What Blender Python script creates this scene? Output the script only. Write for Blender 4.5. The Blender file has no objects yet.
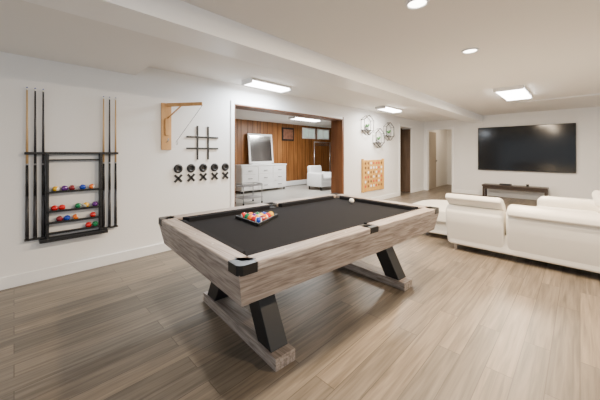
import bpy, bmesh, math, random
from mathutils import Vector, Matrix, Euler
random.seed(4)
S=bpy.context.scene
H=1.28
# ---------------- materials ----------------
def mat(name,col,rough=0.5,metal=0.0,noise=0.0,nscale=20.0,bump=0.0,emit=None,estr=0.0,spec=0.5,coat=0.0):
    m=bpy.data.materials.new(name); m.use_nodes=True
    nt=m.node_tree; b=nt.nodes['Principled BSDF']
    b.inputs['Base Color'].default_value=(*col,1)
    b.inputs['Roughness'].default_value=rough
    b.inputs['Metallic'].default_value=metal
    b.inputs['Specular IOR Level'].default_value=spec
    b.inputs['Coat Weight'].default_value=coat
    if emit:
        b.inputs['Emission Color'].default_value=(*emit,1); b.inputs['Emission Strength'].default_value=estr
    tc=nt.nodes.new('ShaderNodeTexCoord')
    n=nt.nodes.new('ShaderNodeTexNoise'); n.inputs['Scale'].default_value=nscale; n.inputs['Detail'].default_value=4
    nt.links.new(tc.outputs['Object'],n.inputs['Vector'])
    mx=nt.nodes.new('ShaderNodeMix'); mx.data_type='RGBA'
    k=max(noise,0.015)
    mx.inputs['A'].default_value=(*[c*(1-k) for c in col],1); mx.inputs['B'].default_value=(*[min(1,c*(1+k)) for c in col],1)
    nt.links.new(n.outputs['Fac'],mx.inputs['Factor']); nt.links.new(mx.outputs['Result'],b.inputs['Base Color'])
    if bump>0:
        bp=nt.nodes.new('ShaderNodeBump'); bp.inputs['Strength'].default_value=bump; bp.inputs['Distance'].default_value=0.01
        nt.links.new(n.outputs['Fac'],bp.inputs['Height']); nt.links.new(bp.outputs['Normal'],b.inputs['Normal'])
    return m

def wood(name,c1,c2,scale=(1.5,25,25),rough=0.5,bump=0.1):
    m=bpy.data.materials.new(name); m.use_nodes=True
    nt=m.node_tree; b=nt.nodes['Principled BSDF']; b.inputs['Roughness'].default_value=rough
    tc=nt.nodes.new('ShaderNodeTexCoord'); mp=nt.nodes.new('ShaderNodeMapping'); mp.inputs['Scale'].default_value=scale
    n=nt.nodes.new('ShaderNodeTexNoise'); n.inputs['Scale'].default_value=1.6; n.inputs['Detail'].default_value=8; n.inputs['Distortion'].default_value=0.6
    cr=nt.nodes.new('ShaderNodeValToRGB')
    cr.color_ramp.elements[0].position=0.35; cr.color_ramp.elements[0].color=(*c1,1)
    cr.color_ramp.elements[1].position=0.65; cr.color_ramp.elements[1].color=(*c2,1)
    nt.links.new(tc.outputs['Object'],mp.inputs['Vector']); nt.links.new(mp.outputs['Vector'],n.inputs['Vector'])
    nt.links.new(n.outputs['Fac'],cr.inputs['Fac']); nt.links.new(cr.outputs['Color'],b.inputs['Base Color'])
    bp=nt.nodes.new('ShaderNodeBump'); bp.inputs['Strength'].default_value=bump; bp.inputs['Distance'].default_value=0.005
    nt.links.new(n.outputs['Fac'],bp.inputs['Height']); nt.links.new(bp.outputs['Normal'],b.inputs['Normal'])
    return m

def plank_floor(name):
    m=bpy.data.materials.new(name); m.use_nodes=True
    nt=m.node_tree; b=nt.nodes['Principled BSDF']; L=nt.links.new
    tc=nt.nodes.new('ShaderNodeTexCoord')
    br=nt.nodes.new('ShaderNodeTexBrick'); br.offset=0.37; br.offset_frequency=2
    br.inputs['Color1'].default_value=(0.0,0.0,0.0,1); br.inputs['Color2'].default_value=(1,1,1,1); br.inputs['Mortar'].default_value=(0.4,0.4,0.4,1)
    br.inputs['Scale'].default_value=1.0; br.inputs['Brick Width'].default_value=1.22; br.inputs['Row Height'].default_value=0.135
    br.inputs['Mortar Size'].default_value=0.0022; br.inputs['Mortar Smooth'].default_value=0.1
    L(tc.outputs['Object'],br.inputs['Vector'])
    mp=nt.nodes.new('ShaderNodeMapping'); mp.inputs['Scale'].default_value=(1.3,26,1)
    L(tc.outputs['Object'],mp.inputs['Vector'])
    cx=nt.nodes.new('ShaderNodeCombineXYZ'); mu=nt.nodes.new('ShaderNodeMath'); mu.operation='MULTIPLY'; mu.inputs[1].default_value=37
    L(br.outputs['Color'],mu.inputs[0]); L(mu.outputs[0],cx.inputs['Z']); L(mu.outputs[0],cx.inputs['X'])
    va=nt.nodes.new('ShaderNodeVectorMath'); va.operation='ADD'; L(mp.outputs['Vector'],va.inputs[0]); L(cx.outputs['Vector'],va.inputs[1])
    n=nt.nodes.new('ShaderNodeTexNoise'); n.inputs['Scale'].default_value=1.5; n.inputs['Detail'].default_value=9; n.inputs['Distortion'].default_value=0.7
    L(va.outputs['Vector'],n.inputs['Vector'])
    cr=nt.nodes.new('ShaderNodeValToRGB'); e=cr.color_ramp.elements
    e[0].position=0.30; e[0].color=(0.120,0.098,0.074,1)
    e[1].position=0.70; e[1].color=(0.262,0.216,0.165,1)
    x=e.new(0.5); x.color=(0.192,0.157,0.120,1)
    L(n.outputs['Fac'],cr.inputs['Fac'])
    tint=nt.nodes.new('ShaderNodeMix'); tint.data_type='RGBA'; tint.inputs['A'].default_value=(0.76,0.78,0.80,1); tint.inputs['B'].default_value=(1.22,1.19,1.15,1)
    L(br.outputs['Color'],tint.inputs['Factor'])
    mm=nt.nodes.new('ShaderNodeMix'); mm.data_type='RGBA'; mm.blend_type='MULTIPLY'; mm.inputs['Factor'].default_value=1
    L(cr.outputs['Color'],mm.inputs['A']); L(tint.outputs['Result'],mm.inputs['B'])
    sm=nt.nodes.new('ShaderNodeMix'); sm.data_type='RGBA'; sm.inputs['B'].default_value=(0.045,0.036,0.027,1)
    ms=nt.nodes.new('ShaderNodeMath'); ms.operation='MULTIPLY'; ms.inputs[1].default_value=0.7
    L(br.outputs['Fac'],ms.inputs[0]); L(ms.outputs[0],sm.inputs['Factor']); L(mm.outputs['Result'],sm.inputs['A'])
    L(sm.outputs['Result'],b.inputs['Base Color'])
    b.inputs['Roughness'].default_value=0.40
    bp=nt.nodes.new('ShaderNodeBump'); bp.inputs['Strength'].default_value=0.12; bp.inputs['Distance'].default_value=0.004
    L(n.outputs['Fac'],bp.inputs['Height']); L(bp.outputs['Normal'],b.inputs['Normal'])
    return m

WHITE=mat('wall_paint',(0.87,0.865,0.85),0.7,noise=0.01,nscale=60)
CEIL=mat('ceiling_paint',(0.84,0.825,0.795),0.8,noise=0.01,nscale=60)
TRIM=mat('trim_paint',(0.92,0.92,0.91),0.35)
FLOOR=plank_floor('vinyl_plank')
GREYFLOOR=mat('speckled_floor',(0.42,0.41,0.38),0.35,noise=0.2,nscale=45)
PANEL=wood('wood_panelling',(0.20,0.075,0.02),(0.32,0.135,0.04),(6,6,0.6),0.4)
DKWOOD=wood('jamb_wood',(0.10,0.035,0.012),(0.19,0.075,0.028),(6,6,0.6),0.4)
TC1,TC2=(0.200,0.160,0.138),(0.44,0.375,0.33)
TBL=wood('weathered_grey_wood',TC1,TC2,(1.8,44,44),0.5,0.25)
TBLY=wood('weathered_grey_wood_cross',TC1,TC2,(44,1.8,44),0.5,0.25)
FELT=mat('black_felt',(0.014,0.014,0.016),0.95,noise=0.3,nscale=400,spec=0.1)
BLACK=mat('black_paint',(0.010,0.010,0.011),0.45)
BLACKM=mat('black_metal',(0.012,0.012,0.012),0.35,metal=0.3)
LEATHER=mat('white_leather',(0.87,0.84,0.77),0.4,noise=0.02,nscale=12,bump=0.12)
CHROME=mat('brushed_metal',(0.45,0.45,0.46),0.3,metal=1)
PINE=wood('light_pine',(0.50,0.26,0.085),(0.64,0.36,0.14),(8,8,2),0.5)
YPINE=wood('golden_pine',(0.58,0.30,0.06),(0.70,0.40,0.10),(8,8,2),0.5)
MAPLE=wood('maple_cue',(0.50,0.32,0.15),(0.60,0.41,0.21),(8,8,1),0.35)
SCREEN=mat('tv_screen',(0.006,0.007,0.009),0.12,spec=0.4)
MIRROR=mat('mirror_glass',(0.93,0.95,0.96),0.12,metal=1)
WHITEF=mat('white_lacquer',(0.85,0.85,0.85),0.35)
GREY=mat('grey_fabric',(0.35,0.35,0.36),0.8,noise=0.15)
LEAF=mat('leaf_green',(0.06,0.2,0.05),0.6,noise=0.3)
def ballc(n,c): return mat('ball_'+n,c,0.12,coat=0.5)
BC={'white':ballc('white',(0.85,0.83,0.76)),'yellow':ballc('yellow',(0.90,0.50,0.01)),'blue':ballc('blue',(0.01,0.05,0.42)),
 'red':ballc('red',(0.65,0.01,0.01)),'purple':ballc('purple',(0.12,0.02,0.22)),'orange':ballc('orange',(0.9,0.18,0.01)),
 'green':ballc('green',(0.005,0.2,0.07)),'maroon':ballc('maroon',(0.25,0.01,0.02)),'black':ballc('black',(0.01,0.01,0.01))}

# ---------------- builder ----------------
class Bd:
    def __init__(s): s.bm=bmesh.new(); s.m=[]
    def mi(s,m):
        if m not in s.m: s.m.append(m)
        return s.m.index(m)
    def _set(s,verts,m,bev=0,seg=2,smooth=False):
        fs=set(f for v in verts for f in v.link_faces); i=s.mi(m)
        for f in fs: f.material_index=i; f.smooth=smooth
        if bev>0:
            es=list(set(e for v in verts for e in v.link_edges))
            r=bmesh.ops.bevel(s.bm,geom=es,offset=bev,segments=seg,affect='EDGES',profile=0.5,clamp_overlap=True)
            for f in r['faces']: f.material_index=i; f.smooth=seg>2 or smooth
            if seg>2:
                for v in r['verts']:
                    for f in v.link_faces: f.smooth=True
    def box(s,c,d,m,rot=(0,0,0),bev=0,seg=2):
        M=Matrix.Translation(c)@Euler(rot).to_matrix().to_4x4()@Matrix.Diagonal((d[0],d[1],d[2],1))
        r=bmesh.ops.create_cube(s.bm,size=1,matrix=M); s._set(r['verts'],m,bev,seg); return s
    def bb(s,a,b,m,bev=0,seg=2):
        return s.box([(a[i]+b[i])/2 for i in range(3)],[abs(b[i]-a[i]) for i in range(3)],m,bev=bev,seg=seg)
    def cyl(s,p0,p1,r0,m,r1=None,seg=16):
        p0=Vector(p0);p1=Vector(p1);d=p1-p0; r1=r0 if r1 is None else r1
        M=Matrix.Translation((p0+p1)/2)@d.to_track_quat('Z','Y').to_matrix().to_4x4()
        r=bmesh.ops.create_cone(s.bm,cap_ends=True,cap_tris=False,segments=seg,radius1=r0,radius2=r1,depth=d.length,matrix=M)
        s._set(r['verts'],m)
        for f in set(f for v in r['verts'] for f in v.link_faces):
            if len(f.verts)==4: f.smooth=True
        return s
    def sph(s,c,r,m,sc=(1,1,1),u=20,v=12):
        q=bmesh.ops.create_uvsphere(s.bm,u_segments=u,v_segments=v,radius=r,matrix=Matrix.Translation(c)@Matrix.Diagonal((*sc,1)))
        s._set(q['verts'],m,smooth=True); return s
    def ball(s,c,col,stripe=False,rot=0.0):
        R=0.0286
        M=Matrix.Translation(c)@Euler((rot,rot*1.7,rot*.6)).to_matrix().to_4x4()
        q=bmesh.ops.create_uvsphere(s.bm,u_segments=20,v_segments=14,radius=R,matrix=M)
        a=s.mi(BC[col]); w=s.mi(BC['white']); Mi=M.inverted()
        for f in set(f for v in q['verts'] for f in v.link_faces):
            z=(Mi@f.calc_center_median()).z/R
            f.smooth=True; f.material_index = w if (stripe and abs(z)>0.62) or (not stripe and z>0.95) else a
    def torus(s,c,R,r,m,axis='Y',n=28,k=8):
        vs=[]; i=s.mi(m)
        for a in range(n):
            t=2*math.pi*a/n; row=[]
            for b in range(k):
                p=2*math.pi*b/k; q=R+r*math.cos(p); A=q*math.cos(t);B_=q*math.sin(t);C=r*math.sin(p)
                v=Vector((A,C,B_)) if axis=='Y' else Vector((A,B_,C)) if axis=='Z' else Vector((C,A,B_))
                row.append(s.bm.verts.new(v+Vector(c)))
            vs.append(row)
        for a in range(n):
            for b in range(k):
                f=s.bm.faces.new((vs[a][b],vs[(a+1)%n][b],vs[(a+1)%n][(b+1)%k],vs[a][(b+1)%k])); f.material_index=i; f.smooth=True
    def poly(s,pts,ext,m,bev=0,seg=2):
        a=[s.bm.verts.new(Vector(p)) for p in pts]; b=[s.bm.verts.new(Vector(p)+Vector(ext)) for p in pts]
        n=len(a); s.bm.faces.new(a); s.bm.faces.new(b[::-1])
        for i in range(n): s.bm.faces.new((a[i],b[i],b[(i+1)%n],a[(i+1)%n]))
        s._set(a+b,m,0)
        if bev>0:
            es=[e for e in set(e for v in a+b for e in v.link_edges)]
            i=s.mi(m)
            r=bmesh.ops.bevel(s.bm,geom=es,offset=bev,segments=seg,affect='EDGES',profile=0.5,clamp_overlap=True)
            for f in r['faces']: f.material_index=i; f.smooth=seg>2
            if seg>2:
                for v in r['verts']:
                    for f in v.link_faces: f.smooth=True
    def done(s,name,parent=None,M=None,keep=False):
        if M is not None: bmesh.ops.transform(s.bm,matrix=M,verts=s.bm.verts)
        bmesh.ops.recalc_face_normals(s.bm,faces=s.bm.faces)
        xs=[v.co for v in s.bm.verts]
        o=Vector(((min(v.x for v in xs)+max(v.x for v in xs))/2,(min(v.y for v in xs)+max(v.y for v in xs))/2,min(v.z for v in xs)))
        if keep: o=Vector((0,0,0))
        bmesh.ops.translate(s.bm,vec=-o,verts=s.bm.verts)
        me=bpy.data.meshes.new(name); s.bm.to_mesh(me); s.bm.free()
        for m in s.m: me.materials.append(m)
        ob=bpy.data.objects.new(name,me); S.collection.objects.link(ob); ob.location=o
        if parent:
            ob.parent=parent; ob.location=o-parent.location
        return ob
def empty(name,loc):
    e=bpy.data.objects.new(name,None); e.location=loc; S.collection.objects.link(e); return e

# ---------------- room shell ----------------
WY=3.85; WT=0.29; FX=10.0
LOWZ=H+0.947; MIDZ=H+1.08; HIGHZ=H+1.13
Bd().bb((-3.5,-4.5,-0.1),(13.2,WY+WT,0),FLOOR).done('floor',keep=True)
Bd().bb((1.0,WY+WT,-0.1),(11.5,8.2,0),GREYFLOOR).done('floor_back_room',keep=True)
OX0,OX1,OZ=2.42,5.25,2.05
DX0,DX1,DZ=8.15,8.95,2.08
w=Bd()
w.bb((-3.5,WY,0),(OX0,WY+WT,2.6),WHITE).bb((OX0,WY,OZ),(OX1,WY+WT,2.6),WHITE).bb((OX1,WY,0),(DX0,WY+WT,2.6),WHITE)
w.bb((DX0,WY,DZ),(DX1,WY+WT,2.6),WHITE).bb((DX1,WY,0),(13.2,WY+WT,2.6),WHITE)
w.done('wall_left',keep=True)
HY0=2.96; HY1=3.72
w=Bd(); w.bb((FX,-4.5,0),(FX+0.12,HY0,2.6),WHITE).bb((FX,HY0,2.06),(FX+0.12,HY1,2.6),WHITE).bb((FX,HY1,0),(FX+0.12,WY,2.6),WHITE)
w.done('wall_far',keep=True)
Bd().bb((12.4,1.8,0),(12.5,WY,2.4),WHITE).done('wall_hall_end',keep=True)
Bd().bb((FX+0.12,2.3,0),(12.4,2.4,2.4),WHITE).done('wall_hall_side',keep=True)
Bd().bb((FX+0.12,2.3,2.4),(12.5,WY,2.5),CEIL).done('ceiling_hall',keep=True)
BY0,BY1=2.10,2.46; SX=1.036
Bd().bb((-3.5,-4.5,HIGHZ),(FX,BY0,HIGHZ+0.1),CEIL).done('ceiling',keep=True)
Bd().bb((SX,BY1,MIDZ),(FX,WY,MIDZ+0.1),CEIL).done('ceiling_recess',keep=True)
Bd().bb((-3.5,BY1,LOWZ),(SX,WY,LOWZ+0.25),CEIL).done('ceiling_soffit',keep=True)
Bd().bb((-3.5,BY0,LOWZ),(FX,BY1,LOWZ+0.3),TRIM).done('ceiling_beam',keep=True)
bh=0.115
b=Bd(); b.bb((-3.5,WY-0.018,0),(OX0-0.07,WY,bh),TRIM,0.004).bb((OX1+0.07,WY-0.018,0),(DX0-0.07,WY,bh),TRIM,0.004).bb((DX1+0.07,WY-0.018,0),(FX,WY,bh),TRIM,0.004); b.done('baseboard_left',keep=True)
b=Bd(); b.bb((FX-0.018,-4.5,0),(FX,HY0-0.07,bh),TRIM,0.004); b.done('baseboard_far',keep=True)
b=Bd()
b.bb((OX0-0.06,WY-0.018,0),(OX0,WY,OZ+0.05),TRIM,0.004).bb((OX0,WY-0.018,OZ),(OX1,WY,OZ+0.05),TRIM,0.004)
b.done('trim_1',keep=True)
b=Bd()
b.bb((OX1-0.02,WY-0.02,0),(OX1,WY+WT+0.01,OZ-0.02),DKWOOD,0.003).bb((OX1,WY-0.02,0),(OX1+0.05,WY,OZ+0.05),DKWOOD,0.003)
b.bb((OX0,WY-0.02,OZ-0.02),(OX1,WY+WT+0.01,OZ),DKWOOD,0.003).bb((OX0,WY-0.01,0),(OX0+0.02,WY+WT+0.01,OZ-0.02),DKWOOD,0.003)
b.done('trim_2',keep=True)
b=Bd(); b.bb((DX0-0.06,WY-0.018,0),(DX0,WY,DZ+0.06),TRIM,0.004).bb((DX1,WY-0.018,0),(DX1+0.06,WY,DZ+0.06),TRIM,0.004).bb((DX0,WY-0.018,DZ),(DX1,WY,DZ+0.06),TRIM,0.004)
b.bb((FX-0.018,HY0-0.06,0),(FX,HY0,2.12),TRIM,0.004).bb((FX-0.018,HY1,0),(FX,HY1+0.06,2.12),TRIM,0.004).bb((FX-0.018,HY0,2.06),(FX,HY1,2.12),TRIM,0.004)
b.done('trim_3',keep=True)
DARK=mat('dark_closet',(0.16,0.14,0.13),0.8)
Bd().bb((DX0-0.1,WY+WT,0),(DX0-0.05,5.2,2.4),DARK).done('wall_closet_left',keep=True)
Bd().bb((DX1+0.3,WY+WT,0),(DX1+0.35,5.2,2.4),DARK).done('wall_closet_right',keep=True)
Bd().bb((DX0-0.1,5.2,0),(DX1+0.35,5.25,2.4),DARK).done('wall_closet_back',keep=True)
Bd().bb((DX0-0.1,WY+WT,2.4),(DX1+0.35,5.25,2.45),DARK).done('ceiling_closet',keep=True)
DOORW=wood('door_dark_wood',(0.07,0.045,0.03),(0.12,0.08,0.055),(6,6,0.6),0.45)
b=Bd(); dy=WY+0.36
b.box((8.915,dy,1.03),(0.04,0.70,2.03),DOORW,bev=0.003)
for zz in (0.55,1.5): b.box((8.893,dy,zz),(0.012,0.46,0.7),DOORW,bev=0.004)
b.sph((8.87,dy+0.27,1.0),0.03,CHROME)
b.done('door_1')
BEIGE=mat('hall_door_paint',(0.38,0.33,0.27),0.5)
b=Bd(); b.bb((12.355,2.75,0.01),(12.395,3.5,2.03),BEIGE,0.003)
for yy in (2.95,3.3):
    for zz,hh in ((0.5,0.65),(1.35,0.8)): b.box((12.35,yy,zz),(0.012,0.26,hh),BEIGE,bev=0.005)
b.sph((12.32,3.42,1.0),0.035,CHROME)
b.done('door_2')
b=Bd(); b.box((FX+0.50,HY1+0.04,1.02),(0.72,0.04,2.02),BEIGE,bev=0.003)
for zz in (0.55,1.5): b.box((FX+0.50,HY1+0.015,zz),(0.5,0.012,0.72),BEIGE,bev=0.004)
b.sph((FX+0.80,HY1-0.01,1.0),0.03,CHROME)
b.done('door_3')
b=Bd(); b.bb((12.37,2.68,0),(12.4,2.75,2.1),TRIM).bb((12.37,3.5,0),(12.4,3.57,2.1),TRIM).bb((12.37,2.75,2.03),(12.4,3.5,2.1),TRIM); b.done('trim_4',keep=True)

# ---------------- back room ----------------
BRY=8.0
w=Bd(); w.bb((1.0,BRY,0),(11.5,BRY+0.1,2.45),PANEL)
GRV=mat('panel_groove',(0.06,0.022,0.008),0.6)
x=1.1
while x<11.4:
    w.bb((x,BRY-0.004,0),(x+0.014,BRY,2.45),GRV); x+=random.choice((0.13,0.2,0.26))
w.done('wall_back_room',keep=True)
Bd().bb((11.4,WY+WT,0),(11.5,BRY,2.45),PANEL).done('wall_back_room_right',keep=True)
Bd().bb((0.9,WY+WT,0),(1.0,BRY,2.45),WHITE).done('wall_back_room_left',keep=True)
Bd().bb((0.9,WY+WT,2.40),(11.5,BRY+0.1,2.5),CEIL).done('ceiling_back_room',keep=True)
def window(name,x0,x1,z0,z1):
    g=mat('window_glass_lit',(0.30,0.38,0.34),0.1,noise=0.5,nscale=6,emit=(0.75,0.9,0.8),estr=0.55)
    b=Bd(); y=BRY
    b.bb((x0,y-0.008,z0),(x1,y-0.004,z1),g)
    t=0.05
    b.bb((x0-t,y-0.04,z0-t),(x0,y-0.004,z1+t),TRIM,0.004).bb((x1,y-0.04,z0-t),(x1+t,y-0.004,z1+t),TRIM,0.004)
    b.bb((x0,y-0.04,z0-t),(x1,y-0.004,z0),TRIM,0.004).bb((x0,y-0.04,z1),(x1,y-0.004,z1+t),TRIM,0.004)
    b.bb(((x0+x1)/2-0.015,y-0.03,z0),((x0+x1)/2+0.015,y-0.008,z1),TRIM)
    b.done(name)
window('window_1',8.25,8.92,1.92,2.26); window('window_2',9.15,9.85,1.92,2.26)
b=Bd(); b.bb((7.1,BRY-0.03,1.75),(7.72,BRY-0.005,2.25),BLACK,0.004)
ART=mat('art_print',(0.22,0.10,0.06),0.5,noise=0.9,nscale=9)
b.bb((7.16,BRY-0.034,1.81),(7.66,BRY-0.029,2.19),ART); b.done('framed_picture')
b=Bd(); b.bb((7.0,BRY-0.075,0.02),(10.6,BRY-0.006,0.2),WHITEF,0.01).bb((7.0,BRY-0.085,0.06),(10.6,BRY-0.075,0.15),WHITEF); b.done('baseboard_heater')
b=Bd(); x0,x1,y0,y1=4.95,6.81,7.42,7.92
b.bb((x0,y0+0.02,0.08),(x1,y1,0.86),WHITEF,0.005).bb((x0-0.02,y0,0.86),(x1+0.02,y1+0.01,0.90),WHITEF,0.006)
for x in (x0+.05,x1-.05):
    for y in (y0+.07,y1-.05): b.cyl((x,y,0),(x,y,0.09),0.025,BLACKM)
for i in range(3):
    for j in range(3):
        w_=(x1-x0)/3; xc=x0+w_*(i+.5); zc=0.22+0.245*j
        b.box((xc,y0+0.014,zc),(w_-0.03,0.02,0.22),WHITEF,bev=0.004)
        b.cyl((xc-0.07,y0-0.02,zc),(xc+0.07,y0-0.02,zc),0.008,BLACKM,seg=8)
        for q in (-.07,.07): b.cyl((xc+q,y0-0.02,zc),(xc+q,y0+0.01,zc),0.006,BLACKM,seg=8)
b.done('white_dresser')
b=Bd(); rr=(-0.10,0,0); MM=Matrix.Translation((6.0,7.84,1.43))@Euler(rr).to_matrix().to_4x4()
b.box((6.0,7.84,1.43),(1.04,0.04,1.02),WHITEF,rot=rr,bev=0.01); b.box(MM@Vector((0,-0.023,0)),(0.90,0.006,0.88),MIRROR,rot=rr)
b.bb((5.6,7.73,0.901),(6.4,7.86,0.925),WHITEF,0.004); b.done('dresser_mirror')
# low metal cart
b=Bd()
for zz in (0.16,0.46): b.box((4.2,6.0,zz),(0.60,0.42,0.02),GREY,bev=0.004)
for x in (3.92,4.48):
    for y in (5.81,6.19):
        b.cyl((x,y,0.05),(x,y,0.50),0.012,CHROME,seg=10); b.sph((x,y,0.025),0.025,BLACK)
for y in (5.81,6.19): b.cyl((3.92,y,0.50),(4.48,y,0.50),0.010,CHROME,seg=8)
for x in (3.92,4.48): b.cyl((x,5.81,0.50),(x,6.19,0.50),0.010,CHROME,seg=8)
b.done('metal_cart')
b=Bd(); x0,x1,y0,y1=7.25,8.0,6.15,6.85
b.bb((x0+.05,y0+.04,0.12),(x1-.05,y1,0.34),WHITEF,0.04,4)
b.bb((x0+.12,y0,0.30),(x1-.12,y1-.15,0.46),WHITEF,0.06,4)
b.bb((x0,y0+.02,0.12),(x0+.14,y1,0.60),WHITEF,0.05,4).bb((x1-.14,y0+.02,0.12),(x1,y1,0.60),WHITEF,0.05,4)
b.box(((x0+x1)/2,y1-.06,0.55),(x1-x0-.1,0.16,0.56),WHITEF,rot=(-0.12,0,0),bev=0.06,seg=4)
for x in (x0+.08,x1-.08):
    for y in (y0+.1,y1-.06): b.cyl((x,y,0),(x,y,0.13),0.02,BLACKM)
b.done('white_armchair')
b=Bd()
for x in (8.05,9.0):
    b.cyl((x,7.2,0.05),(x,7.2,1.72),0.014,CHROME); b.cyl((x,6.98,0.05),(x,7.42,0.05),0.014,CHROME)
    for y in (6.98,7.42): b.sph((x,y,0.03),0.03,BLACK)
b.cyl((8.05,7.2,1.7),(9.0,7.2,1.7),0.013,CHROME); b.cyl((8.05,7.2,0.18),(9.0,7.2,0.18),0.012,CHROME)
for i in range(4):
    x=8.3+i*0.14
    for s_ in (-1,1): b.cyl((x,7.2,1.66),(x,7.2+s_*0.19,1.58),0.006,BLACK,seg=6)
    b.cyl((x,7.01,1.58),(x,7.39,1.58),0.006,BLACK,seg=6); b.cyl((x,7.2,1.66),(x,7.2,1.70),0.004,CHROME,seg=6)
b.done('garment_rack')

# ---------------- light fixtures ----------------
def arealight(name,loc,sx,sy,power,col):
    l=bpy.data.lights.new(name,'AREA'); l.shape='RECTANGLE'; l.size=sx; l.size_y=sy; l.energy=power; l.color=col
    o=bpy.data.objects.new(name,l); o.location=loc; S.collection.objects.link(o); return o
LENS=mat('light_diffuser',(0.95,0.95,0.95),0.4,emit=(1,0.98,0.95),estr=18)
def fixture(x,y,z,lx,ly,p,col):
    e=empty('ceiling_light_fixture',(x,y,z))
    b=Bd(); b.box((x,y,z-0.015),(lx,ly,0.03),WHITEF,bev=0.005); b.box((x,y,z-0.045),(lx-0.04,ly-0.04,0.04),LENS,bev=0.015)
    for s_ in (-1,1): b.box((x+s_*(lx/2-0.01),y,z-0.04),(0.02,ly,0.06),WHITEF,bev=0.006)
    b.done('housing',e)
    o=arealight('tube_light',(0,0,-0.07),lx-0.06,ly-0.06,p,col); o.parent=e
COOL=(0.83,0.915,1.0); WARM=(1.0,0.78,0.54)
fixture(2.78,3.47,MIDZ,0.78,0.26,60,COOL)
fixture(6.33,3.26,MIDZ,0.85,0.26,58,(1,0.94,0.85))
fixture(6.50,0.87,HIGHZ,1.2,0.42,175,WARM)
fixture(6.6,6.3,2.40,1.2,0.3,110,(1,0.98,0.94))
def downlight(x,y,z,p,c=WARM):
    e=empty('recessed_downlight',(x,y,z))
    b=Bd(); b.torus((x,y,z-0.004),0.075,0.012,WHITEF,axis='Z'); b.cyl((x,y,z-0.006),(x,y,z-0.001),0.068,mat('led_lens',(1,1,1),0.4,emit=(1,0.93,0.82),estr=14)); b.done('trim_ring',e)
    l=bpy.data.lights.new('led','AREA'); l.shape='DISK'; l.size=0.13; l.energy=p; l.color=c
    o=bpy.data.objects.new('led',l); o.parent=e; o.location=(0,0,-0.02); S.collection.objects.link(o)
downlight(3.53,0.86,HIGHZ,95); downlight(2.13,0.87,HIGHZ,75); downlight(0.7,0.87,HIGHZ,28,(1,.93,.85)); downlight(3.0,-1.3,HIGHZ,100)
arealight('hall_light',(11.2,3.1,2.38),0.4,0.4,12,WARM)
b=Bd(); b.box((7.85,0.35,HIGHZ-0.006),(0.12,1.5,0.012),WHITEF,bev=0.003)
for k in (-0.03,0,0.03): b.box((7.85+k,0.35,HIGHZ-0.014),(0.008,1.44,0.008),WHITEF)
b.done('ceiling_vent')

# ---------------- pool table ----------------
TCX,TCY=1.885,1.732
PT=empty('pool_table',(TCX,TCY,0))
A=math.radians(-4.2)
MT=Matrix.Translation((TCX,TCY,0))@Matrix.Rotation(A,4,'Z')
L_,W_,TZ=2.20,1.36,0.745
hx,hy=L_/2,W_/2
rw=0.11; CK=0.105
b=Bd()
for s_ in (-1,1):
    for q in (-1,1):
        xa,xb=0.05,hx-CK
        b.box((q*(xa+xb)/2,s_*(hy-rw/2),TZ-0.022),(xb-xa,rw,0.044),TBL,bev=0.008)
    b.box((s_*(hx-rw/2),0,TZ-0.022),(rw,W_-2*CK,0.044),TBLY,bev=0.008)
zt,zb=TZ-0.045,TZ-0.215; ins=0.04
ot=[(-hx,-hy),(hx,-hy),(hx,hy),(-hx,hy)]
for i in range(4):
    a=ot[i]; c=ot[(i+1)%4]
    f=lambda p,k:(p[0]-math.copysign(k,p[0]),p[1]-math.copysign(k,p[1]))
    a0=(*f(a,0.006),zt);c0=(*f(c,0.006),zt);a1=(*f(a,ins),zb);c1=(*f(c,ins),zb)
    a2=(*f(a,ins+0.03),zb);c2=(*f(c,ins+0.03),zb);a3=(*f(a,0.036),zt);c3=(*f(c,0.036),zt)
    vs=[b.bm.verts.new(p) for p in (a0,c0,c1,a1,a3,c3,c2,a2)]
    for ff in ((0,1,2,3),(4,7,6,5),(0,4,5,1),(3,2,6,7),(0,3,7,4),(1,5,6,2)): b.bm.faces.new([vs[j] for j in ff])
    b._set(vs,TBL if i%2==0 else TBLY,0)
b.box((0,0,zb+0.03),(L_-0.16,W_-0.16,0.04),BLACK)
b.box((0,0,TZ-0.05),(L_-0.025,W_-0.025,0.008),BLACK)
b.done('cabinet',PT,M=MT)
b=Bd()
b.box((0,0,TZ-0.055),(L_-0.2,W_-0.2,0.03),FELT)
for s_ in (-1,1):
    for q in (-1,1):
        yo=s_*(hy-rw); yi=s_*(hy-rw-0.045)
        xa,xb=q*0.06,q*(hx-0.165)
        b.poly([(xa,yo,TZ-0.002),(xb,yo,TZ-0.002),(xb-q*0.04,yi,TZ-0.008),(xa+q*0.02,yi,TZ-0.008)],(0,0,-0.034),FELT)
    xo=s_*(hx-rw); xi=s_*(hx-rw-0.045); yy=hy-0.165
    b.poly([(xo,-yy,TZ-0.002),(xo,yy,TZ-0.002),(xi,yy-0.04,TZ-0.008),(xi,-yy+0.04,TZ-0.008)],(0,0,-0.034),FELT)
b.done('felt_bed',PT,M=MT)
b=Bd()
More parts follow.
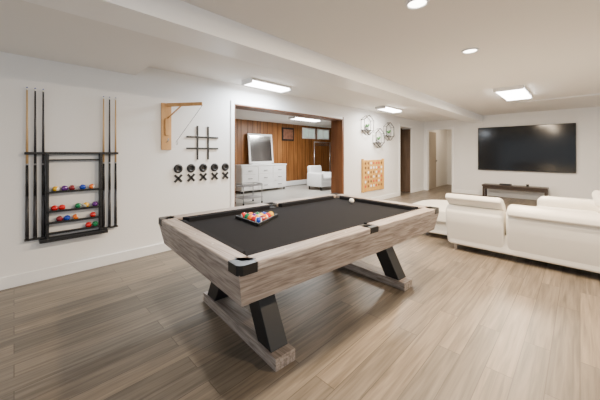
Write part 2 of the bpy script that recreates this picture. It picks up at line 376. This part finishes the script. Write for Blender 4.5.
for sx in (-1,1):
    for sy in (-1,1):
        cx,cy=sx*(hx-0.095),sy*(hy-0.095)
        n=14; R=0.058
        ocor=[(sx*hx,sy*(hy-CK)),(sx*hx,sy*(hy-0.025)),(sx*(hx-0.008),sy*(hy-0.008)),(sx*(hx-0.025),sy*hy),(sx*(hx-CK),sy*hy)]
        arc=[]
        for k in range(n+1):
            ang=math.pi/4+(-math.pi*0.50+math.pi*1.0*k/n)
            arc.append((cx+sx*R*math.cos(ang),cy+sy*R*math.sin(ang)))
        pts=ocor+[(sx*(hx-CK),sy*(hy-0.05))]+arc[::-1][1:-1]+[(sx*(hx-0.05),sy*(hy-CK))]
        b.poly([(p[0],p[1],TZ+0.001) for p in pts],(0,0,-0.05),BLACKM)
        b.cyl((cx,cy,TZ-0.10),(cx,cy,TZ-0.036),0.062,BLACK)
    b.torus((0,sx*(hy-0.075),TZ-0.016),0.046,0.010,BLACKM,axis='Z')
    b.box((0,sx*(hy-0.022),TZ-0.022),(0.10,0.042,0.046),BLACKM,bev=0.006)
    b.cyl((0,sx*(hy-0.08),TZ-0.10),(0,sx*(hy-0.08),TZ-0.036),0.052,BLACK)
for s_ in (-1,1):
    for q in (-1,1):
        for k in (1,2,3): b.cyl((q*k*0.26,s_*(hy-0.055),TZ-0.001),(q*k*0.26,s_*(hy-0.055),TZ+0.001),0.006,BC['white'],seg=10)
    for k in (-1,0,1): b.cyl((s_*(hx-0.055),k*0.27,TZ-0.001),(s_*(hx-0.055),k*0.27,TZ+0.001),0.006,BC['white'],seg=10)
b.done('pockets',PT,M=MT)
for nm,lx in (('leg_frame_near',-0.70),('leg_frame_far',0.77)):
    b=Bd(); fh=0.075
    b.box((lx,0,fh/2),(0.15,1.06,fh),TBLY,bev=0.004)
    for s_ in (-1,1):
        zt2=zb+0.02
        b.poly([(lx-0.065,s_*0.47,fh),(lx-0.065,s_*0.32,fh),(lx-0.065,s_*0.05,zt2),(lx-0.065,s_*0.21,zt2)],(0.13,0,0),BLACK,bev=0.004)
    b.box((lx,0,zb+0.005),(0.2,0.5,0.02),BLACK)
    b.done(nm,PT,M=MT)
fz=TZ-0.04
BB=empty('billiard_balls',(1.5,1.92,fz))
b=Bd()
cols=[('yellow',0),('red',0),('blue',0),('orange',1),('yellow',0),('green',0),('maroon',0),('yellow',1),('purple',0),('orange',0),('blue',1),('red',0),('orange',0),('green',0),('red',1)]
i=0; r=0.0289
apex=(1.60,1.95)
for row in range(5):
    for k in range(row+1):
        x=-row*r*1.732; y=(k-row/2)*2*r
        p=Matrix.Rotation(A,4,'Z')@Vector((x,y,0))
        b.ball((apex[0]+p.x,apex[1]+p.y,fz+0.0286),cols[i][0],bool(cols[i][1]),random.uniform(0.3,2.5)); i+=1
b.done('racked_balls',BB)
b=Bd(); c1=[]
for (x,y) in ((0.075,0),(-0.243,0.184),(-0.243,-0.184)):
    p=Matrix.Rotation(A,4,'Z')@Vector((x,y,0)); c1.append(Vector((apex[0]+p.x,apex[1]+p.y,fz+0.014)))
for k in range(3):
    p,q=c1[k],c1[(k+1)%3]; d=q-p; b.box((p+q)/2,(d.length,0.012,0.026),BLACK,rot=(0,0,math.atan2(d.y,d.x)),bev=0.003)
b.done('triangle',BB)
b=Bd(); b.ball((2.72,1.86,fz+0.0286),'white'); b.done('cue_ball')

# ---------------- cue rack on wall ----------------
y=WY
CR=empty('cue_rack',(0.46,y,0.40))
b=Bd()
u0,u1=0.225,0.69
b.bb((0.07,y-0.06,1.265),(0.85,y-0.005,1.29),BLACK,0.003)
b.bb((0.07,y-0.05,0.425),(0.25,y-0.005,0.44),BLACK,0.003).bb((0.67,y-0.05,0.425),(0.85,y-0.005,0.44),BLACK,0.003)
b.bb((u0,y-0.075,0.40),(u0+0.022,y-0.003,1.28),BLACK,0.002).bb((u1-0.022,y-0.075,0.40),(u1,y-0.003,1.28),BLACK,0.002)
SH=(0.885,0.69,0.575,0.47)
for z in SH:
    b.bb((u0,y-0.075,z-0.012),(u1,y-0.003,z),BLACK,0.002); b.bb((u0,y-0.08,z),(u1,y-0.074,z+0.010),BLACK)
b.bb((u0-0.05,y-0.10,0.39),(u1+0.05,y-0.003,0.425),BLACK,0.003)
b.bb((u0,y-0.05,1.20),(u1,y-0.003,1.215),BLACK)
for x in (0.089,0.147,0.206,0.711,0.768,0.827):
    b.torus((x,y-0.045,1.278),0.014,0.006,BLACK,axis='Z',n=14)
b.done('frame',CR)
BLUEC=mat('cue_dark_wrap',(0.03,0.03,0.035),0.4)
for i,(x,kind) in enumerate(((0.089,0),(0.147,1),(0.206,1),(0.711,1),(0.768,1),(0.827,0))):
    b=Bd(); yy=y-0.030; z0=0.441; L0=1.48
    b.cyl((x,yy,z0),(x,yy,z0+0.02),0.0145,BLACK)
    b.cyl((x,yy,z0+0.02),(x,yy,z0+0.42),0.0148,BLUEC,r1=0.0125)
    b.cyl((x,yy,z0+0.42),(x,yy,z0+0.72),0.0125,BLACK,r1=0.0108)
    b.cyl((x,yy,z0+0.72),(x,yy,z0+0.735),0.0112,CHROME)
    b.cyl((x,yy,z0+0.735),(x,yy,z0+L0-0.03),0.0108,MAPLE if kind==0 or i in(3,) else BLUEC,r1=0.0066)
    b.cyl((x,yy,z0+L0-0.03),(x,yy,z0+L0-0.008),0.0066,BC['white']); b.cyl((x,yy,z0+L0-0.008),(x,yy,z0+L0),0.0062,BC['blue'])
    b.done('cue_%d'%(i+1),CR)
b=Bd(); cc=['yellow','blue','red','purple','orange','green','maroon','red']
rows=((0.30,0.37,0.43,0.52,0.60),(0.29,0.35,0.48,0.55,0.63),(0.33,0.39,0.46,0.61),(0.57,0.63))
ci=0
for z,xs_ in zip(SH,rows):
    for k,x in enumerate(xs_):
        b.ball((x,y-0.042,z+0.0288),cc[(ci*3)%8],ci%4==0,random.uniform(0.2,2.6)); ci+=1
b.done('balls',CR)

# ---------------- hook and ring game ----------------
b=Bd()
b.bb((1.335,y-0.02,1.32),(1.462,y-0.002,1.93),PINE,0.004)
d=Vector((0.42,-0.62,0)).normalized(); p0=Vector((1.40,y-0.03,1.905)); p1=p0+d*0.50
mid=(p0+p1)/2; b.box(mid,( (p1-p0).length,0.022,0.045),PINE,rot=(0,0,math.atan2(d.y,d.x)),bev=0.003)
q0=Vector((1.40,y-0.02,1.72)); q1=p0+d*0.2-Vector((0,0,0.02))
b.cyl(q0,q1,0.009,PINE)
b.box((1.40,y-0.03,1.62),(0.05,0.025,0.22),PINE,bev=0.003)
b.cyl((1.40,y-0.02,1.42),(1.40,y-0.07,1.44),0.005,CHROME,seg=8); b.torus((1.40,y-0.075,1.455),0.014,0.004,CHROME,axis='X',n=14)
rp=Vector((1.50,y-0.10,1.44)); b.cyl(p1-Vector((0,0,.02)),rp,0.003,BLACK,seg=6); b.torus(rp-Vector((0,0,0.025)),0.025,0.004,CHROME,axis='X',n=16)
b.done('hook_and_ring_game')

# ---------------- tic tac toe ----------------
b=Bd(); cx,cz=1.905,1.425; h=0.24
for k in (-0.08,0.08):
    b.bb((cx+k-0.012,y-0.014,cz-h),(cx+k+0.012,y-0.001,cz+h),BLACK,0.002); b.bb((cx-h,y-0.016,cz+k-0.012),(cx+h,y-0.003,cz+k+0.012),BLACK,0.002)
for i in range(5):
    x=1.554+i*0.1775
    for s_ in (-1,1): b.box((x,y-0.010,0.938),(0.135,0.014,0.03),BLACK,rot=(0,s_*math.pi/4,0),bev=0.002)
    b.torus((x,y-0.010,1.068),0.042,0.020,BLACK,axis='Y',n=28); b.cyl((x,y-0.006,1.068),(x,y-0.002,1.068),0.04,BLACK)
b.done('tic_tac_toe_wall_game')

# ---------------- open hexagon wire shelves ----------------
def hexshelf(x,z,R):
    b=Bd(); D=0.10; t=0.007
    f=[];k=[]
    for i in range(6):
        a=math.pi/6+i*math.pi/3
        k.append(Vector((x+R*math.cos(a),y-0.008,z+R*math.sin(a)))); f.append(Vector((x+R*math.cos(a),y-D,z+R*math.sin(a))))
    for i in range(6):
        b.cyl(k[i],k[(i+1)%6],0.0045,BLACKM,seg=8); b.cyl(f[i],f[(i+1)%6],t+0.002,BLACKM,seg=8); b.cyl(k[i],f[i],0.0045,BLACKM,seg=8)
    zz=z-R*0.5; w2=R*0.866
    b.bb((x-w2,y-D,zz-0.008),(x+w2,y-0.008,zz),BLACKM)
    b.cyl((x,y-0.055,zz),(x,y-0.055,zz+0.07),0.028,GREY,r1=0.038)
    for i in range(11):
        a=i*2.4; b.cyl((x,y-0.055,zz+0.065),(x+0.06*math.cos(a),y-0.055+0.035*math.sin(a),zz+0.12+0.02*(i%3)),0.008,LEAF,r1=0.014,seg=6)
    b.done('hexagon_wall_shelf')
hexshelf(6.25,1.98,0.25); hexshelf(6.80,1.68,0.25); hexshelf(7.36,1.88,0.25)

# ---------------- connect four ----------------
b=Bd(); x0,x1,z0,z1=6.08,7.05,0.36,1.10
b.bb((x0,y-0.045,z0),(x1,y-0.03,z1),YPINE,0.004); b.bb((x0,y-0.015,z0),(x1,y-0.002,z1),YPINE)
for x in (x0-0.02,x1+0.02): b.bb((x-0.02,y-0.06,z0-0.06),(x+0.02,y-0.002,z1+0.03),YPINE,0.004)
b.bb((x0,y-0.05,z0-0.05),(x1,y-0.005,z0),YPINE,0.004)
RD=mat('disc_red',(0.55,0.05,0.03),0.4)
for i in range(7):
    for j in range(6):
        cx=x0+0.09+i*(x1-x0-0.18)/6; cz=z0+0.08+j*(z1-z0-0.16)/5
        r=random.random(); m=RD if r<0.18 else (WHITE if r<0.5 else DKWOOD)
        b.cyl((cx,y-0.048,cz),(cx,y-0.044,cz),0.034,m,seg=18)
b.done('connect_four_wall_game')

# ---------------- TV + console ----------------
b=Bd(); ty0,ty1,tz0,tz1=0.07,2.21,0.77,2.04
b.bb((FX-0.07,ty0,tz0),(FX-0.03,ty1,tz1),BLACK,0.005); b.bb((FX-0.074,ty0+0.012,tz0+0.02),(FX-0.069,ty1-0.012,tz1-0.012),SCREEN)
b.bb((FX-0.03,0.8,1.2),(FX-0.002,1.5,1.6),BLACKM)
b.done('wall_mounted_television')
DKB=wood('espresso_wood',(0.022,0.013,0.009),(0.045,0.028,0.019),(20,2,20),0.4)
b=Bd(); x0,x1,y0,y1=9.50,9.88,0.58,2.02
b.bb((x0,y0,0.33),(x1,y1,0.38),DKB,0.004); b.bb((x0+0.03,y0+0.05,0.26),(x1-0.03,y1-0.05,0.33),DKB,0.003)
for yy in (y0+0.04,y1-0.04):
    for xx in (x0+0.04,x1-0.04): b.box((xx,yy,0.165),(0.05,0.05,0.33),DKB,bev=0.003)
b.done('tv_console')
b=Bd(); b.bb((9.62,1.35,0.381),(9.76,1.62,0.42),BLACK,0.01); b.cyl((9.69,1.0,0.381),(9.69,1.0,0.44),0.03,BLACK); b.done('media_box')

# ---------------- sofa ----------------
SO=empty('sectional_sofa',(4.6,0.7,0))
def cushion(a,c,nm,bev=0.05,rot=(0,0,0)):
    bb=Bd(); bb.box([(a[i]+c[i])/2 for i in range(3)],[abs(c[i]-a[i]) for i in range(3)],LEATHER,rot=rot,bev=bev,seg=6); return bb.done(nm,SO)
def rslab(x0,x1,y0,y1,z0,z1,R,nm,bev):
    b=Bd(); pts=[(x0,y0,z0),(x1,y0,z0)]
    for k in range(9):
        t=math.pi/2*k/8; pts.append((x1-R+R*math.cos(t),y1-R+R*math.sin(t),z0))
    for k in range(9):
        t=math.pi/2+math.pi/2*k/8; pts.append((x0+R+R*math.cos(t),y1-R+R*math.sin(t),z0))
    b.poly(pts,(0,0,z1-z0),LEATHER,bev=bev,seg=4); b.done(nm,SO)
cushion((4.08,-0.32,0.08),(4.95,1.25,0.30),'base_main',0.03)
rslab(4.42,5.38,1.15,1.93,0.08,0.29,0.28,'base_chaise',0.02)
rslab(4.36,5.42,1.10,1.98,0.27,0.44,0.30,'seat_chaise',0.035)
cushion((4.22,-0.25,0.28),(5.0,0.5,0.44),'seat_1',0.06); cushion((4.22,0.5,0.28),(5.0,1.15,0.44),'seat_2',0.06)
def backp(y0,y1,nm):
    pr=[(4.10,0.08),(4.30,0.08),(4.27,0.48),(4.20,0.585),(4.08,0.60),(4.00,0.54),(4.01,0.40)]
    b=Bd(); b.poly([(p[0],y0,p[1]) for p in pr],(0,y1-y0,0),LEATHER,bev=0.035,seg=5)
    b.done(nm,SO)
backp(-0.36,0.615,'back_1'); backp(0.635,1.27,'back_2')
def headrest(y0,y1,up,nm):
    pr=[(-0.17,-0.02),(-0.16,0.05),(-0.06,0.075),(0.10,0.065),(0.17,0.02),(0.15,-0.03),(0.0,-0.045)]
    ang=0.50 if up else 0.06; oz=0.635 if up else 0.595; ox=4.12
    b=Bd(); P=[]
    for px_,pz in pr:
        P.append((ox+px_*math.cos(ang)+pz*math.sin(ang),y0,oz-px_*math.sin(ang)*(-1 if up else 1)*-1+pz*math.cos(ang)))
    b.poly(P,(0,y1-y0,0),LEATHER,bev=0.022,seg=4); b.done(nm,SO)
headrest(0.65,1.26,True,'headrest_1'); headrest(-0.35,0.60,False,'headrest_2')
cushion((4.95,-0.36,0.08),(6.2,0.5,0.30),'base_return',0.03); cushion((5.0,-0.2,0.28),(5.95,0.52,0.44),'seat_3',0.06)
cushion((5.93,-0.36,0.10),(6.2,0.5,0.58),'arm',0.10)
cushion((4.5,-0.42,0.2),(6.15,-0.2,0.60),'back_3',0.08); cushion((4.9,-0.34,0.6),(6.0,-0.12,0.72),'headrest_3',0.055,rot=(0.4,0,0))
b=Bd()
for x,yy in ((4.16,-0.28),(4.16,1.18),(4.6,1.72),(5.2,1.72),(6.1,-0.28),(6.1,0.42)):
    b.box((x,yy,0.045),(0.04,0.04,0.09),CHROME,bev=0.004)
b.done('feet',SO)

# ---------------- world & camera ----------------
w=bpy.data.worlds.new('World'); S.world=w; w.use_nodes=True
bg=w.node_tree.nodes['Background']; bg.inputs['Color'].default_value=(0.86,0.93,1.0,1); bg.inputs['Strength'].default_value=1.15
a=math.radians(44.7)
cam=bpy.data.cameras.new('camera'); co=bpy.data.objects.new('camera',cam); S.collection.objects.link(co)
cam.lens=36*283/600; cam.sensor_width=36; cam.shift_y=-47/600; cam.clip_start=0.05
co.location=(0,0,H)
fwd=Vector((math.cos(a),math.sin(a),0))
co.rotation_euler=fwd.to_track_quat('-Z','Y').to_euler()
S.camera=co
